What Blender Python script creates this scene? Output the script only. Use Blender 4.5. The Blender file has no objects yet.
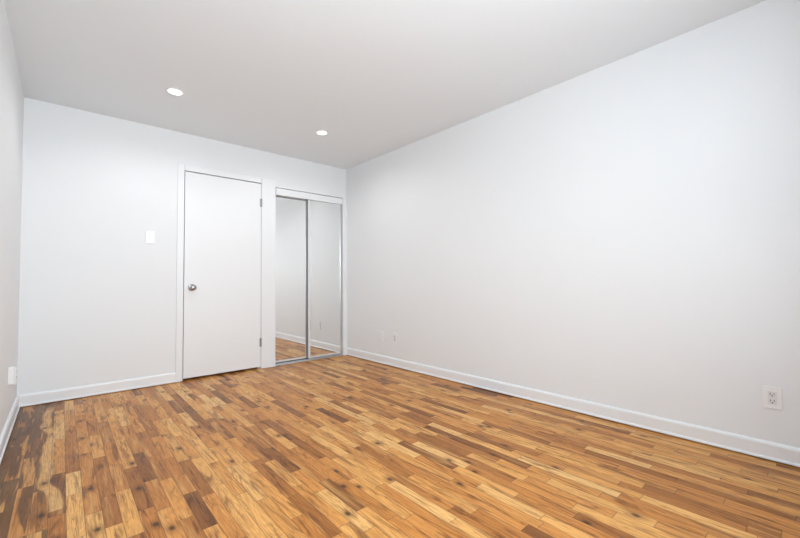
import bpy, bmesh, math, random
from mathutils import Vector, Matrix

random.seed(4)
S = bpy.context.scene
C = S.collection

# ------------------------------------------------------------------ camera, world, lights
FPX, YAW, PITCH, ROLL, CAMZ = 379.4, math.radians(41.675), math.radians(1.852), math.radians(-0.475), 0.954
cam_d = bpy.data.cameras.new('camera'); cam_d.sensor_width = 36.0; cam_d.lens = FPX / 800 * 36
cam_d.clip_start = 0.01
cam = bpy.data.objects.new('camera', cam_d); C.objects.link(cam)
F = Vector((math.sin(YAW) * math.cos(PITCH), math.cos(YAW) * math.cos(PITCH), math.sin(PITCH)))
r0 = Vector((math.cos(YAW), -math.sin(YAW), 0)); u0 = r0.cross(F)
rr = math.cos(ROLL) * r0 + math.sin(ROLL) * u0
uu = -math.sin(ROLL) * r0 + math.cos(ROLL) * u0
M = Matrix((rr, uu, -F)).transposed().to_4x4(); M.translation = Vector((0, 0, CAMZ))
cam.matrix_world = M
S.camera = cam

w = bpy.data.worlds.new('sky'); S.world = w; w.use_nodes = True
bg = w.node_tree.nodes['Background']
bg.inputs['Color'].default_value = (0.78, 0.88, 1.0, 1); bg.inputs['Strength'].default_value = 1.0

S.view_settings.view_transform = 'Standard'; S.view_settings.look = 'None'
S.view_settings.gamma = 1.0; S.view_settings.use_curve_mapping = False
S.view_settings.exposure = 0.50

def area(name, loc, target, sx, sy, power, color, spread=math.pi):
    d = bpy.data.lights.new(name, 'AREA'); d.shape = 'RECTANGLE'; d.size = sx; d.size_y = sy
    d.energy = power; d.color = color; d.spread = spread
    o = bpy.data.objects.new(name, d); C.objects.link(o); o.location = loc
    o.rotation_euler = (Vector(target) - Vector(loc)).to_track_quat('-Z', 'Z').to_euler()
    return o

# room measures
XL, XR, D, H = -0.249, 2.791, 4.192, 2.44
YR = -0.46                      # the window wall behind the camera
WX0, WX1, WZ0, WZ1 = 0.05, 1.50, 0.85, 2.15
DAY = 100.0
area('daylight', ((WX0 + WX1) / 2, YR - 0.45, (WZ0 + WZ1) / 2 + .05), ((WX0 + WX1) / 2, 2, 2.05), 1.7, 1.4, DAY, (0.885, 0.948, 0.998))

# ------------------------------------------------------------------ materials
def mat(name, col, rough=0.5, metal=0.0, bump=0.0, bscale=60, coat=0.0, spec=0.5, var=0.0):
    m = bpy.data.materials.new(name); m.use_nodes = True
    nt = m.node_tree; b = nt.nodes['Principled BSDF']
    b.inputs['Base Color'].default_value = (*col, 1); b.inputs['Roughness'].default_value = rough
    b.inputs['Metallic'].default_value = metal; b.inputs['Coat Weight'].default_value = coat
    b.inputs['Specular IOR Level'].default_value = spec
    tc = nt.nodes.new('ShaderNodeTexCoord')
    nz = nt.nodes.new('ShaderNodeTexNoise'); nz.inputs['Scale'].default_value = bscale; nz.inputs['Detail'].default_value = 3
    nt.links.new(tc.outputs['Object'], nz.inputs['Vector'])
    if bump:
        bp = nt.nodes.new('ShaderNodeBump'); bp.inputs['Strength'].default_value = bump; bp.inputs['Distance'].default_value = 0.004
        nt.links.new(nz.outputs['Fac'], bp.inputs['Height']); nt.links.new(bp.outputs['Normal'], b.inputs['Normal'])
    if var:
        n2 = nt.nodes.new('ShaderNodeTexNoise'); n2.inputs['Scale'].default_value = 2.3; n2.inputs['Detail'].default_value = 4
        nt.links.new(tc.outputs['Object'], n2.inputs['Vector'])
        mx = nt.nodes.new('ShaderNodeMix'); mx.data_type = 'RGBA'
        mx.inputs['A'].default_value = (*[c * (1 - var) for c in col], 1); mx.inputs['B'].default_value = (*[min(1, c * (1 + var)) for c in col], 1)
        nt.links.new(n2.outputs['Fac'], mx.inputs['Factor']); nt.links.new(mx.outputs['Result'], b.inputs['Base Color'])
    return m

M_wall = mat('white_wall_paint', (0.825, 0.843, 0.855), 0.55, bump=0.05, bscale=25, var=0.012, spec=0.3)
M_ceil = mat('white_ceiling_paint', (0.845, 0.885, 0.918), 0.9, bump=0.05, bscale=30, spec=0.2)
M_trim = mat('white_gloss_trim_paint', (0.845, 0.862, 0.875), 0.35)
M_door = mat('white_door_paint', (0.845, 0.86, 0.87), 0.4, bump=0.04, bscale=12, var=0.01)
M_plast = mat('white_plastic', (0.87, 0.87, 0.865), 0.3)
M_ivory = mat('pale_plastic', (0.74, 0.74, 0.73), 0.35)
M_slot = mat('dark_slot', (0.05, 0.05, 0.05), 0.6)
M_alu = mat('brushed_aluminium', (0.62, 0.63, 0.64), 0.32, metal=1.0)
M_nickel = mat('satin_nickel', (0.36, 0.355, 0.345), 0.36, metal=1.0)
M_steel = mat('dull_steel_hinge', (0.42, 0.42, 0.41), 0.45, metal=0.8)
M_frame = mat('bright_anodised_aluminium', (0.80, 0.81, 0.82), 0.5, metal=0.35)
M_shade_alu = mat('shade_darkened_aluminium', (0.38, 0.385, 0.39), 0.45, metal=0.7)  # aluminium with shade put into its colour, for rear stile and track base
M_mirror = mat('mirror_glass', (0.90, 0.91, 0.905), 0.015, metal=1.0)
M_back = mat('grey_closet_interior', (0.5, 0.5, 0.5), 0.8)

def emit(name, col, s):
    m = bpy.data.materials.new(name); m.use_nodes = True
    b = m.node_tree.nodes['Principled BSDF']
    b.inputs['Base Color'].default_value = (0.9, 0.9, 0.9, 1)
    b.inputs['Emission Color'].default_value = (*col, 1); b.inputs['Emission Strength'].default_value = s
    return m
M_lens = emit('lit_lens', (1.0, 0.97, 0.95), 2.6)

def pane_mat():
    m = bpy.data.materials.new('window_glass'); m.use_nodes = True
    nt = m.node_tree; nt.nodes.clear()
    out = nt.nodes.new('ShaderNodeOutputMaterial'); mx = nt.nodes.new('ShaderNodeMixShader')
    t = nt.nodes.new('ShaderNodeBsdfTransparent'); g = nt.nodes.new('ShaderNodeBsdfGlossy'); g.inputs['Roughness'].default_value = 0.02
    mx.inputs[0].default_value = 0.06
    nt.links.new(t.outputs[0], mx.inputs[1]); nt.links.new(g.outputs[0], mx.inputs[2]); nt.links.new(mx.outputs[0], out.inputs[0])
    return m
M_pane = pane_mat()

def floor_mat():
    m = bpy.data.materials.new('strip_hardwood'); m.use_nodes = True
    nt = m.node_tree; N = nt.nodes; L = nt.links; b = N['Principled BSDF']
    def math_(op, a, bb=None, c=None):
        n = N.new('ShaderNodeMath'); n.operation = op
        for i, v in enumerate((a, bb, c)):
            if v is None: continue
            if isinstance(v, (int, float)): n.inputs[i].default_value = v
            else: L.new(v, n.inputs[i])
        return n.outputs[0]
    def comb(x, y, z):
        n = N.new('ShaderNodeCombineXYZ')
        for i, v in enumerate((x, y, z)):
            if isinstance(v, (int, float)): n.inputs[i].default_value = v
            else: L.new(v, n.inputs[i])
        return n.outputs[0]
    def noise(vec, scale, detail=3, rough=0.5, dist=0.0):
        n = N.new('ShaderNodeTexNoise'); n.inputs['Scale'].default_value = scale; n.inputs['Detail'].default_value = detail
        n.inputs['Roughness'].default_value = rough; n.inputs['Distortion'].default_value = dist
        L.new(vec, n.inputs['Vector']); return n.outputs['Fac']
    def smooth(v, a, bb):
        n = N.new('ShaderNodeMapRange'); n.interpolation_type = 'SMOOTHSTEP'
        n.inputs['From Min'].default_value = a; n.inputs['From Max'].default_value = bb
        L.new(v, n.inputs['Value']); return n.outputs['Result']
    def mixc(f, a, bb, mode='MIX'):
        n = N.new('ShaderNodeMix'); n.data_type = 'RGBA'; n.blend_type = mode
        for k, v in (('Factor', f), ('A', a), ('B', bb)):
            if isinstance(v, (int, float)): n.inputs[k].default_value = v
            elif isinstance(v, tuple): n.inputs[k].default_value = (*v, 1)
            else: L.new(v, n.inputs[k])
        return n.outputs['Result']
    g = N.new('ShaderNodeNewGeometry'); sp = N.new('ShaderNodeSeparateXYZ'); L.new(g.outputs['Position'], sp.inputs[0])
    X, Y = sp.outputs['X'], sp.outputs['Y']
    xs = math_('DIVIDE', math_('ADD', X, 0.249 + 0.005), 0.0562)
    row = math_('FLOOR', xs); fx = math_('FRACT', xs)
    ys = math_('ADD', math_('MULTIPLY', Y, 1 / 0.40), math_('MULTIPLY', row, 37.31))
    v = N.new('ShaderNodeTexVoronoi'); v.voronoi_dimensions = '1D'; v.inputs['Scale'].default_value = 1; v.inputs['Randomness'].default_value = 0.85
    L.new(ys, v.inputs['W'])
    ve = N.new('ShaderNodeTexVoronoi'); ve.voronoi_dimensions = '1D'; ve.feature = 'DISTANCE_TO_EDGE'
    ve.inputs['Scale'].default_value = 1; ve.inputs['Randomness'].default_value = 0.85; L.new(ys, ve.inputs['W'])
    sc = N.new('ShaderNodeSeparateColor'); L.new(v.outputs['Color'], sc.inputs[0])
    ra, rb, rc = sc.outputs[0], sc.outputs[1], sc.outputs[2]
    # one tone per board
    cr = N.new('ShaderNodeValToRGB'); e = cr.color_ramp; e.interpolation = 'LINEAR'
    tones = [(0.0, (0.230, 0.084, 0.019)), (0.08, (0.380, 0.143, 0.031)), (0.22, (0.530, 0.208, 0.045)), (0.45, (0.680, 0.288, 0.066)),
             (0.70, (0.760, 0.360, 0.092)), (0.88, (0.830, 0.435, 0.130)), (1.0, (0.87, 0.52, 0.195))]
    e.elements[0].position, e.elements[1].position = tones[0][0], tones[-1][0]
    for p, c in tones[1:-1]: e.elements.new(p)
    for i, (p, c) in enumerate(tones): e.elements[i].color = (*c, 1)
    L.new(ra, cr.inputs['Fac'])
    off = math_('ADD', math_('MULTIPLY', rb, 53.0), math_('MULTIPLY', row, 3.7))
    # heartwood bands and figure within a board: long along the board
    fig = noise(comb(math_('MULTIPLY', X, 12.0), math_('ADD', math_('MULTIPLY', Y, 1.5), off), off), 1.7, 5, 0.62, 1.3)
    col = mixc(math_('MULTIPLY', smooth(fig, 0.50, 0.67), 0.80), cr.outputs['Color'], (0.34, 0.255, 0.20), 'MULTIPLY')
    pale = noise(comb(math_('MULTIPLY', X, 13.0), math_('ADD', math_('MULTIPLY', Y, 1.1), off), math_('ADD', off, 9.0)), 1.4, 2, 0.45, 0.7)
    col = mixc(math_('MULTIPLY', smooth(pale, 0.54, 0.70), 0.55), col, (0.78, 0.415, 0.135))
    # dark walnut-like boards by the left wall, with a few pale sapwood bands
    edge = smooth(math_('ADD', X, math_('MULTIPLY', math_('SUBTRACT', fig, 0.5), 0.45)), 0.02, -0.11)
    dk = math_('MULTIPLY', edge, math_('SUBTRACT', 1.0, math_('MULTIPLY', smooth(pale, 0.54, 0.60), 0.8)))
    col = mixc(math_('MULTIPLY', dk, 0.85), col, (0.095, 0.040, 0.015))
    # a wavy pale sapwood streak running the length of the second row from the left wall
    wob = noise(comb(0.0, Y, 4.0), 1.9, 2, 0.4)
    sd = math_('ABSOLUTE', math_('SUBTRACT', math_('ADD', X, math_('MULTIPLY', math_('SUBTRACT', wob, 0.5), 0.16)), -0.040))
    sw_ = math_('MULTIPLY', math_('SUBTRACT', 1.0, smooth(sd, 0.016, 0.030)), math_('MULTIPLY', smooth(Y, 2.18, 2.20), smooth(Y, 4.1, 3.9)))
    col = mixc(math_('MULTIPLY', sw_, 0.85), col, (0.80, 0.46, 0.17))
    # cathedral figure: contour lines of a soft field
    cf = noise(comb(math_('MULTIPLY', X, 12.0), math_('ADD', math_('MULTIPLY', Y, 1.5), off), math_('ADD', off, 17.0)), 1.0, 2, 0.45, 0.8)
    cl = math_('SINE', math_('MULTIPLY', cf, 75.0))
    col = mixc(math_('MULTIPLY', smooth(cl, 0.0, 1.0), 0.20), col, (0.48, 0.38, 0.30), 'MULTIPLY')
    # growth rings
    wv = noise(comb(math_('MULTIPLY', X, 95.0), math_('ADD', math_('MULTIPLY', Y, 3.5), off), off), 1.3, 4, 0.6, 1.6)
    ringf = math_('MULTIPLY', smooth(wv, 0.46, 0.62), 0.42)
    col = mixc(ringf, col, (0.40, 0.30, 0.24), 'MULTIPLY')
    fine = noise(comb(math_('MULTIPLY', X, 420.0), math_('ADD', math_('MULTIPLY', Y, 9.0), off), off), 1.0, 2, 0.5, 0.2)
    col = mixc(math_('MULTIPLY', smooth(fine, 0.45, 0.70), 0.25), col, (0.16, 0.07, 0.03))
    # thin mineral streaks
    st = noise(comb(math_('MULTIPLY', X, 42.0), math_('ADD', math_('MULTIPLY', Y, 1.3), off), math_('ADD', off, 31.0)), 1.3, 2, 0.4, 0.6)
    thin = math_('SUBTRACT', 1.0, smooth(math_('ABSOLUTE', math_('SUBTRACT', st, 0.55)), 0.0, 0.012))
    col = mixc(math_('MULTIPLY', math_('MULTIPLY', thin, smooth(rb, 0.35, 0.5)), 0.7), col, (0.13, 0.055, 0.025))
    # knots
    kv = N.new('ShaderNodeTexVoronoi'); kv.voronoi_dimensions = '2D'; kv.inputs['Scale'].default_value = 1.0; kv.inputs['Randomness'].default_value = 1.0
    L.new(comb(math_('MULTIPLY', X, 5.6), math_('ADD', math_('MULTIPLY', Y, 3.4), off), 0.0), kv.inputs['Vector'])
    ksc = N.new('ShaderNodeSeparateColor'); L.new(kv.outputs['Color'], ksc.inputs[0])
    has = math_('GREATER_THAN', ksc.outputs[0], 0.55)
    kd = math_('ADD', kv.outputs['Distance'], math_('MULTIPLY', math_('SUBTRACT', wv, 0.5), 0.10))
    halo = math_('MULTIPLY', math_('SUBTRACT', 1.0, smooth(kd, 0.03, 0.22)), has)
    core = math_('MULTIPLY', math_('SUBTRACT', 1.0, smooth(kd, 0.02, 0.085)), has)
    col = mixc(math_('MULTIPLY', halo, 0.6), col, (0.38, 0.28, 0.22), 'MULTIPLY')
    col = mixc(math_('MULTIPLY', core, 0.85), col, (0.045, 0.022, 0.012))
    # joints
    ex = math_('MINIMUM', fx, math_('SUBTRACT', 1.0, fx))
    jx = math_('SUBTRACT', 1.0, smooth(ex, 0.008, 0.032))
    jy = math_('SUBTRACT', 1.0, smooth(ve.outputs['Distance'], 0.0015, 0.0055))
    j = math_('MAXIMUM', jx, jy)
    col = mixc(math_('MULTIPLY', j, 0.55), col, (0.055, 0.026, 0.012))
    L.new(col, b.inputs['Base Color'])
    wear = noise(comb(X, Y, 0.0), 3.0, 4, 0.6)
    L.new(math_('ADD', 0.30, math_('MULTIPLY', wear, 0.14)), b.inputs['Roughness'])
    b.inputs['Specular IOR Level'].default_value = 0.16
    b.inputs['Coat Weight'].default_value = 0.11; b.inputs['Coat Roughness'].default_value = 0.11
    bp = N.new('ShaderNodeBump'); bp.inputs['Strength'].default_value = 0.22; bp.inputs['Distance'].default_value = 0.0012
    hgt = math_('SUBTRACT', math_('MULTIPLY', rc, 0.25), j)
    L.new(hgt, bp.inputs['Height']); L.new(bp.outputs['Normal'], b.inputs['Normal'])
    return m
M_floor = floor_mat()

# ------------------------------------------------------------------ mesh helpers
def box(bm, x0, x1, y0, y1, z0, z1):
    v = [bm.verts.new(p) for p in ((x0, y0, z0), (x1, y0, z0), (x1, y1, z0), (x0, y1, z0), (x0, y0, z1), (x1, y0, z1), (x1, y1, z1), (x0, y1, z1))]
    for f in ((0, 3, 2, 1), (4, 5, 6, 7), (0, 1, 5, 4), (1, 2, 6, 5), (2, 3, 7, 6), (3, 0, 4, 7)):
        bm.faces.new([v[i] for i in f])

def obj(name, bm, m, parent=None, bevel=0.0, smooth=False, segs=2):
    bmesh.ops.recalc_face_normals(bm, faces=bm.faces)
    me = bpy.data.meshes.new(name); bm.to_mesh(me); bm.free(); me.materials.append(m)
    o = bpy.data.objects.new(name, me); C.objects.link(o)
    if smooth:
        for p in me.polygons: p.use_smooth = True
    if bevel:
        b = o.modifiers.new('bevel', 'BEVEL'); b.width = bevel; b.segments = segs; b.limit_method = 'ANGLE'
    if parent: o.parent = parent
    return o

def boxes(name, lst, m, parent=None, bevel=0.0):
    bm = bmesh.new()
    for q in lst: box(bm, *q)
    return obj(name, bm, m, parent, bevel)

def struct(o, label=None):
    o['kind'] = 'structure'
    if label: o['label'] = label
    return o

def thing(name, label, cat, loc, rotz=0.0, group=None):
    o = bpy.data.objects.new(name, None); C.objects.link(o); o.empty_display_size = 0.05
    o.location = loc; o.rotation_euler = (0, 0, rotz); o['label'] = label; o['category'] = cat
    if group: o['group'] = group
    return o

def lathe(bm, prof, n=40, mtx=None):
    """prof: list of (radius, height) around the local Z axis"""
    rings = []
    for r, z in prof:
        if r < 1e-6:
            p = Vector((0, 0, z)); rings.append([bm.verts.new(mtx @ p if mtx else p)])
        else:
            ring = []
            for i in range(n):
                a = 2 * math.pi * i / n; p = Vector((r * math.cos(a), r * math.sin(a), z))
                ring.append(bm.verts.new(mtx @ p if mtx else p))
            rings.append(ring)
    for a, b in zip(rings, rings[1:]):
        if len(a) == 1 and len(b) == 1: continue
        for i in range(n):
            k = (i + 1) % n
            if len(a) == 1: bm.faces.new((a[0], b[i], b[k]))
            elif len(b) == 1: bm.faces.new((a[i], a[k], b[0]))
            else: bm.faces.new((a[i], a[k], b[k], b[i]))

def extrude_profile(bm, prof, p0, p1, out):
    """prof points (offset from the wall, height) swept from p0 to p1; out = unit vector away from the wall"""
    p0, p1, out = Vector(p0), Vector(p1), Vector(out)
    A = [bm.verts.new(p0 + out * a + Vector((0, 0, z))) for a, z in prof]
    B = [bm.verts.new(p1 + out * a + Vector((0, 0, z))) for a, z in prof]
    n = len(prof)
    for i in range(n):
        k = (i + 1) % n
        bm.faces.new((A[i], A[k], B[k], B[i]))
    bm.faces.new(A); bm.faces.new(B)

# ------------------------------------------------------------------ the room shell
T = 0.12
DX0, DX1, DZ1 = 0.886, 1.656, 2.068          # hinged door opening
CX0, CX1, CZ1 = 1.820, 2.731, 2.052          # closet opening
CB = D + 0.62                                # closet back

struct(boxes('floor', [(XL - T, XR + T, YR - T, CB + T, -0.10, 0)], M_floor))
struct(boxes('ceiling', [(XL - T, XR + T, YR - T, CB + T, H, H + 0.10)], M_ceil))
struct(boxes('wall_left', [(XL - T, XL, YR - T, D + T, 0, H)], M_wall))
struct(boxes('wall_right', [(XR, XR + T, YR - T, CB, 0, H)], M_wall))
struct(boxes('wall_back', [(XL, DX0 - 0.02, D, D + T, 0, H), (DX0 - 0.02, DX1 + 0.02, D, D + T, DZ1 + 0.02, H),
                           (DX1 + 0.02, CX0, D, D + T, 0, H), (CX0, CX1, D, D + T, CZ1, H), (CX1, XR, D, D + T, 0, H)], M_wall))
struct(boxes('wall_front', [(XL, WX0, YR - T, YR, 0, H), (WX1, XR, YR - T, YR, 0, H), (WX0, WX1, YR - T, YR, 0, WZ0), (WX0, WX1, YR - T, YR, WZ1, H)], M_wall))
struct(boxes('wall_closet', [(CX0 - 0.30, CX0 - 0.24, D + T, CB, 0, H), (CX0 - 0.30, XR + T, CB, CB + T, 0, H)], M_back))
struct(boxes('wall_hall', [(XL - T, CX0 - 0.30, D + T + 0.10, D + T + 0.16, 0, H)], M_back))

# window behind the camera
win = struct(boxes('window_1', [(WX0, WX0 + .05, YR - .09, YR - .03, WZ0, WZ1), (WX1 - .05, WX1, YR - .09, YR - .03, WZ0, WZ1),
                                (WX0 + .05, WX1 - .05, YR - .09, YR - .03, WZ0, WZ0 + .05), (WX0 + .05, WX1 - .05, YR - .09, YR - .03, WZ1 - .05, WZ1),
                                ((WX0 + WX1) / 2 - .025, (WX0 + WX1) / 2 + .025, YR - .09, YR - .03, WZ0 + .05, WZ1 - .05)], M_trim))
boxes('window_pane', [(WX0 + .05, (WX0 + WX1) / 2 - .025, YR - .062, YR - .058, WZ0 + .05, WZ1 - .05), ((WX0 + WX1) / 2 + .025, WX1 - .05, YR - .062, YR - .058, WZ0 + .05, WZ1 - .05)], M_pane, win)

# baseboards: flat board with an eased top and a small shoe at the floor
BP = [(0, 0.0), (0.020, 0.0), (0.0205, 0.005), (0.018, 0.011), (0.0145, 0.014), (0.0145, 0.075), (0.012, 0.083), (0.006, 0.0885), (0, 0.090)]
def baseboard(name, p0, p1, out):
    bm = bmesh.new(); extrude_profile(bm, BP, p0, p1, out); return struct(obj(name, bm, M_trim))
baseboard('baseboard_right', (XR, YR, 0.007), (XR, D, 0.007), (-1, 0, 0))
baseboard('baseboard_left', (XL, YR, 0.007), (XL, D, 0.007), (1, 0, 0))
baseboard('baseboard_back', (XL + .0145, D, 0.007), (0.8265, D, 0.007), (0, -1, 0))
baseboard('baseboard_front', (XL + .0145, YR, 0.005), (XR - .0145, YR, 0.005), (0, 1, 0))

# door casing, jamb and the board between door and closet
CZ = DZ1 + 0.060
struct(boxes('trim_1', [(0.8265, DX0 + 0.0, D - 0.011, D, 0.001, CZ)], M_trim, bevel=0.004))
struct(boxes('trim_2', [(DX0, DX1 + 0.0, D - 0.011, D, DZ1, CZ)], M_trim, bevel=0.004))
struct(boxes('trim_3', [(DX1 + 0.003, CX0, D - 0.009, D, 0.001, CZ)], M_trim, bevel=0.003))
struct(boxes('trim_4', [(DX1 + 0.016, CX0, D - 0.013, D - 0.009, 0.001, 0.094)], M_trim, bevel=0.003))
struct(boxes('trim_5', [(CX1, XR - 0.0005, D - 0.014, D, 0.001, CZ1 + 0.004)], M_trim, bevel=0.003))
struct(boxes('trim_6', [(DX0 - 0.02, DX0, D, D + T, 0.001, DZ1), (DX1, DX1 + 0.02, D, D + T, 0.001, DZ1), (DX0 - 0.02, DX1 + 0.02, D, D + T, DZ1, DZ1 + 0.02),
                        (DX0, DX0 + 0.014, D + 0.036, D + 0.07, 0.001, DZ1), (DX1 - 0.014, DX1, D + 0.036, D + 0.07, 0.001, DZ1), (DX0 + 0.014, DX1 - 0.014, D + 0.036, D + 0.07, DZ1 - 0.014, DZ1)], M_trim))

# hinged door
LX0, LX1, LZ0, LZ1 = DX0 + 0.007, DX1 - 0.003, 0.022, DZ1 - 0.008
door = struct(boxes('door_1', [(LX0, LX1, D - 0.002, D + 0.033, LZ0, LZ1)], M_door, bevel=0.0015),
              'plain flat white slab door, closed, left of the mirrored closet')
R_out = Matrix.Translation((0.962, D - 0.002, 0.909)) @ Matrix.Rotation(math.pi / 2, 4, 'X')    # local +Z points into the room
bm = bmesh.new(); lathe(bm, [(0, 0), (0.033, 0), (0.033, 0.004), (0.029, 0.009), (0.016, 0.012), (0, 0.012)], 40, R_out)
rose = obj('rosette', bm, M_nickel, door, smooth=False); rose['label'] = 'satin nickel rosette'
bm = bmesh.new(); lathe(bm, [(0.011, 0.010), (0.011, 0.030), (0.016, 0.036), (0.024, 0.042), (0.0285, 0.050), (0.029, 0.058), (0.026, 0.066), (0.019, 0.0715), (0.010, 0.0735), (0, 0.074)], 40, R_out)
knob = obj('door_knob', bm, M_nickel, door, smooth=True); knob['label'] = 'round satin nickel knob'
def hinge(z0, z1):
    bm = bmesh.new()
    mt = Matrix.Translation((DX1 - 0.001, D - 0.012, z0))
    h = z1 - z0; n = 5
    for i in range(n):
        a, b = i * h / n + 0.0008, (i + 1) * h / n - 0.0008
        lathe(bm, [(0, a), (0.0075, a), (0.0075, b), (0, b)], 16, mt)
    lathe(bm, [(0, -0.004), (0.004, -0.004), (0.005, 0), (0, 0)], 16, mt)
    lathe(bm, [(0, h), (0.005, h), (0.004, h + 0.004), (0, h + 0.004)], 16, mt)
    box(bm, DX1 - 0.016, DX1 - 0.003, D - 0.0042, D - 0.0022, z0, z1)
    o = obj('hinge', bm, M_steel, door); o['label'] = 'dull steel hinge'
hinge(1.800, 1.890); hinge(0.246, 0.336)

# closet: valance and track, then the two mirrored doors
struct(boxes('trim_7', [(CX0 + 0.007, CX1 - 0.002, D - 0.004, D + 0.006, 1.966, CZ1 - 0.008)], M_trim, bevel=0.0015))
trk = thing('sliding_door_track', 'aluminium bottom track on the floor under the mirrored closet doors', 'door track', ((CX0 + CX1) / 2, D + 0.04, 0.0))
def loc_boxes(name, lst, m, par, bevel=0.0):
    bm = bmesh.new()
    px, py, pz = par.location
    for q in lst: box(bm, q[0] - px, q[1] - px, q[2] - py, q[3] - py, q[4] - pz, q[5] - pz)
    return obj(name, bm, m, par, bevel)
loc_boxes('track_base', [(CX0 + .001, CX1 - .001, D + 0.002, D + 0.085, 0.001, 0.004)], M_shade_alu, trk)  # base coloured dark to paint in the shadow gap under the doors
for y, hh in ((0.002, 0.008), (0.040, 0.010), (0.082, 0.010)):
    loc_boxes('track_rib', [(CX0 + .001, CX1 - .001, D + y, D + y + 0.005, 0.004, hh)], M_frame, trk)

def mirror_door(x0, x1, y0, label, dark=False):
    z0, z1, th, sw = 0.027, 1.990, 0.024, 0.022
    t = thing('sliding_mirror_door', label, 'closet door', ((x0 + x1) / 2, y0, z0), 0, 'mirrored closet doors')
    loc_boxes('mirror', [(x0 + sw * .7, x1 - sw * .7 - (0.025 if dark else 0), y0 + 0.006, y0 + 0.011, z0 + 0.018, z1 - 0.018)], M_mirror, t)
    loc_boxes('backing_panel', [(x0 + 0.01, x1 - 0.01, y0 + 0.0115, y0 + 0.018, z0 + 0.01, z1 - 0.01)], M_back, t)
    for a, b in ((x0, x0 + sw), (x1 - (0.046 if dark else sw), x1)):
        s = loc_boxes('stile', [(a, b, y0, y0 + th, z0, z1)], M_shade_alu if dark and b == x1 else (M_alu if b == x1 else M_frame), t, 0.002); s['label'] = 'aluminium stile with shade in its colour' if dark and b == x1 else ('grey aluminium stile' if b == x1 else 'bright aluminium stile')  # rear door's end stile: its shadow is painted in by the darker metal
    r = loc_boxes('bottom_rail', [(x0 + sw, x1 - (0.046 if dark else sw), y0, y0 + th, z0, z0 + 0.020)], M_frame, t, 0.002); r['label'] = 'bright aluminium bottom rail'
    r = loc_boxes('top_rail', [(x0 + sw, x1 - (0.046 if dark else sw), y0, y0 + th, z1 - 0.020, z1)], M_frame, t, 0.002); r['label'] = 'bright aluminium top rail'
    return t
mirror_door(CX0 + 0.004, 2.277, D + 0.052, 'mirrored sliding closet door set further back, nearest the white hinged door', True)
mirror_door(2.248, CX1 - 0.007, D + 0.012, 'mirrored sliding closet door in front, nearest the right-hand wall corner')

# ------------------------------------------------------------------ recessed lights
def downlight(x, y, label):
    t = thing('recessed_ceiling_light', label, 'ceiling light', (x, y, H), 0, 'recessed ceiling lights')
    bm = bmesh.new(); lathe(bm, [(0.047, -0.0005), (0.063, -0.0005), (0.062, -0.003), (0.057, -0.006), (0.050, -0.0065), (0.047, -0.004), (0.047, -0.0005)], 48)
    o = obj('trim_ring', bm, M_plast, t, smooth=True)
    bm = bmesh.new(); lathe(bm, [(0, -0.0010), (0.047, -0.0010), (0.047, -0.004), (0.025, -0.0056), (0, -0.006)], 48)
    o = obj('lens', bm, M_lens, t); o['label'] = 'glowing white lens'
    d = bpy.data.lights.new('downlight_glow', 'SPOT'); d.spot_size = math.radians(168); d.spot_blend = 0.6; d.shadow_soft_size = 0.03; d.energy = LAMP; d.color = (0.97, 0.98, 1.0)
    l = bpy.data.objects.new('downlight_glow', d); C.objects.link(l); l.parent = t; l.location = (0, 0, -0.012)
    return t
LAMP = 13.5
downlight(0.631, 3.317, 'round lit recessed ceiling light in front of the white hinged door')
downlight(1.908, 3.294, 'round lit recessed ceiling light in front of the mirrored closet')

# ------------------------------------------------------------------ wall plates. local frame: X along the wall, -Y into the room, Z up; base at plate centre
def plate(name, label, cat, loc, rotz, wd, ht, th=0.008, m=None, group=None):
    t = thing(name, label, cat, loc, rotz, group)
    boxes('cover_plate', [(-wd / 2, wd / 2, -th, -0.0003, -ht / 2, ht / 2)], m or M_plast, t, 0.0022)
    return t, th

def duplex(t, y):
    f = boxes('receptacle', [(-0.0168, 0.0168, y - 0.0025, y + 0.001, -0.0335, 0.0335)], M_ivory, t, 0.001)
    for zc in (0.0175, -0.0175):
        boxes('slot', [(-0.0085, -0.0055, y - 0.0029, y - 0.0015, zc - 0.001, zc + 0.0085)], M_slot, f)
        boxes('slot', [(0.0055, 0.0085, y - 0.0029, y - 0.0015, zc, zc + 0.0085)], M_slot, f)
        bm = bmesh.new(); lathe(bm, [(0, 0), (0.0032, 0), (0.0032, 0.0014), (0, 0.0014)], 16, Matrix.Translation((0, y - 0.0015, zc - 0.0065)) @ Matrix.Rotation(math.pi / 2, 4, 'X'))
        obj('slot', bm, M_slot, f)
    for zc in (0.048, -0.048):
        bm = bmesh.new(); lathe(bm, [(0, 0), (0.003, 0), (0.0025, 0.0012), (0, 0.0014)], 16, Matrix.Translation((0, y, zc)) @ Matrix.Rotation(math.pi / 2, 4, 'X'))
        obj('screw', bm, M_ivory, t)

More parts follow.
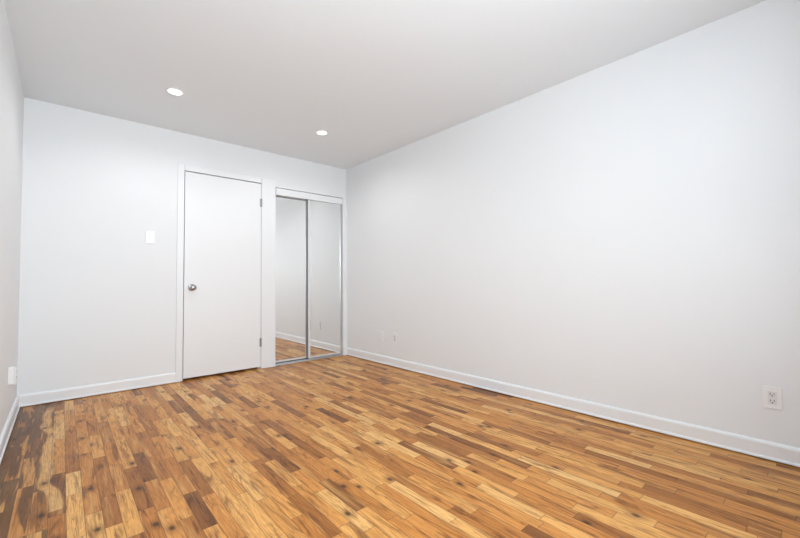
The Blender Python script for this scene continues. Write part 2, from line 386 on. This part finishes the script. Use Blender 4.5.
RZ = -math.pi / 2    # facing -X (the right wall)
t, y = plate('wall_outlet', 'white duplex wall outlet with dark slots, low on the right wall, nearest the camera', 'outlet', (XR, 0.207, 0.328), RZ, 0.074, 0.115, group='wall outlets')
duplex(t, -y)
t, y = plate('wall_outlet', 'small white duplex wall outlet on the right wall, far end near the closet', 'outlet', (XR, 3.228, 0.318), RZ, 0.074, 0.120, th=0.005, group='wall outlets')
duplex(t, -y)
t, y = plate('blank_wall_plate', 'blank cover plate painted wall white, low on the right wall beside the closet corner', 'wall plate', (XR, 3.495, 0.318), RZ, 0.115, 0.115, m=M_wall)
for xx in (-0.023, 0.023):
    bm = bmesh.new(); lathe(bm, [(0, 0), (0.003, 0), (0.0025, 0.0012), (0, 0.0014)], 16, Matrix.Translation((xx, -y, 0.0)) @ Matrix.Rotation(math.pi / 2, 4, 'X'))
    obj('screw', bm, M_wall, t)
# surface box on the left wall (faces +X)
t = thing('surface_mounted_outlet', 'white outlet box standing proud of the left wall, above the baseboard near the corner', 'outlet', (XL, 3.50, 0.372), math.pi / 2, 'wall outlets')
boxes('outlet_box', [(-0.033, 0.033, -0.030, -0.0003, -0.054, 0.054)], M_plast, t, 0.003)
boxes('cover_plate', [(-0.036, 0.036, -0.036, -0.0302, -0.058, 0.058)], M_plast, t, 0.002)
duplex(t, -0.036)

# light switch on the back wall
t, y = plate('light_switch', 'white rocker light switch on the back wall left of the hinged door', 'light switch', (0.607, D, 1.384), 0, 0.070, 0.115)
boxes('switch_frame', [(-0.0175, 0.0175, -y - 0.0012, -y + 0.001, -0.034, 0.034)], M_ivory, t, 0.0006)
bm = bmesh.new()
v = [bm.verts.new(p) for p in ((-0.0155, -y - 0.0016, -0.032), (0.0155, -y - 0.0016, -0.032), (0.0155, -y - 0.0055, 0.032), (-0.0155, -y - 0.0055, 0.032),
                               (-0.0155, -y, -0.032), (0.0155, -y, -0.032), (0.0155, -y, 0.032), (-0.0155, -y, 0.032))]
for f in ((0, 1, 2, 3), (4, 7, 6, 5), (0, 4, 5, 1), (1, 5, 6, 2), (2, 6, 7, 3), (3, 7, 4, 0)): bm.faces.new([v[i] for i in f])
obj('rocker', bm, M_plast, t, 0.0008)
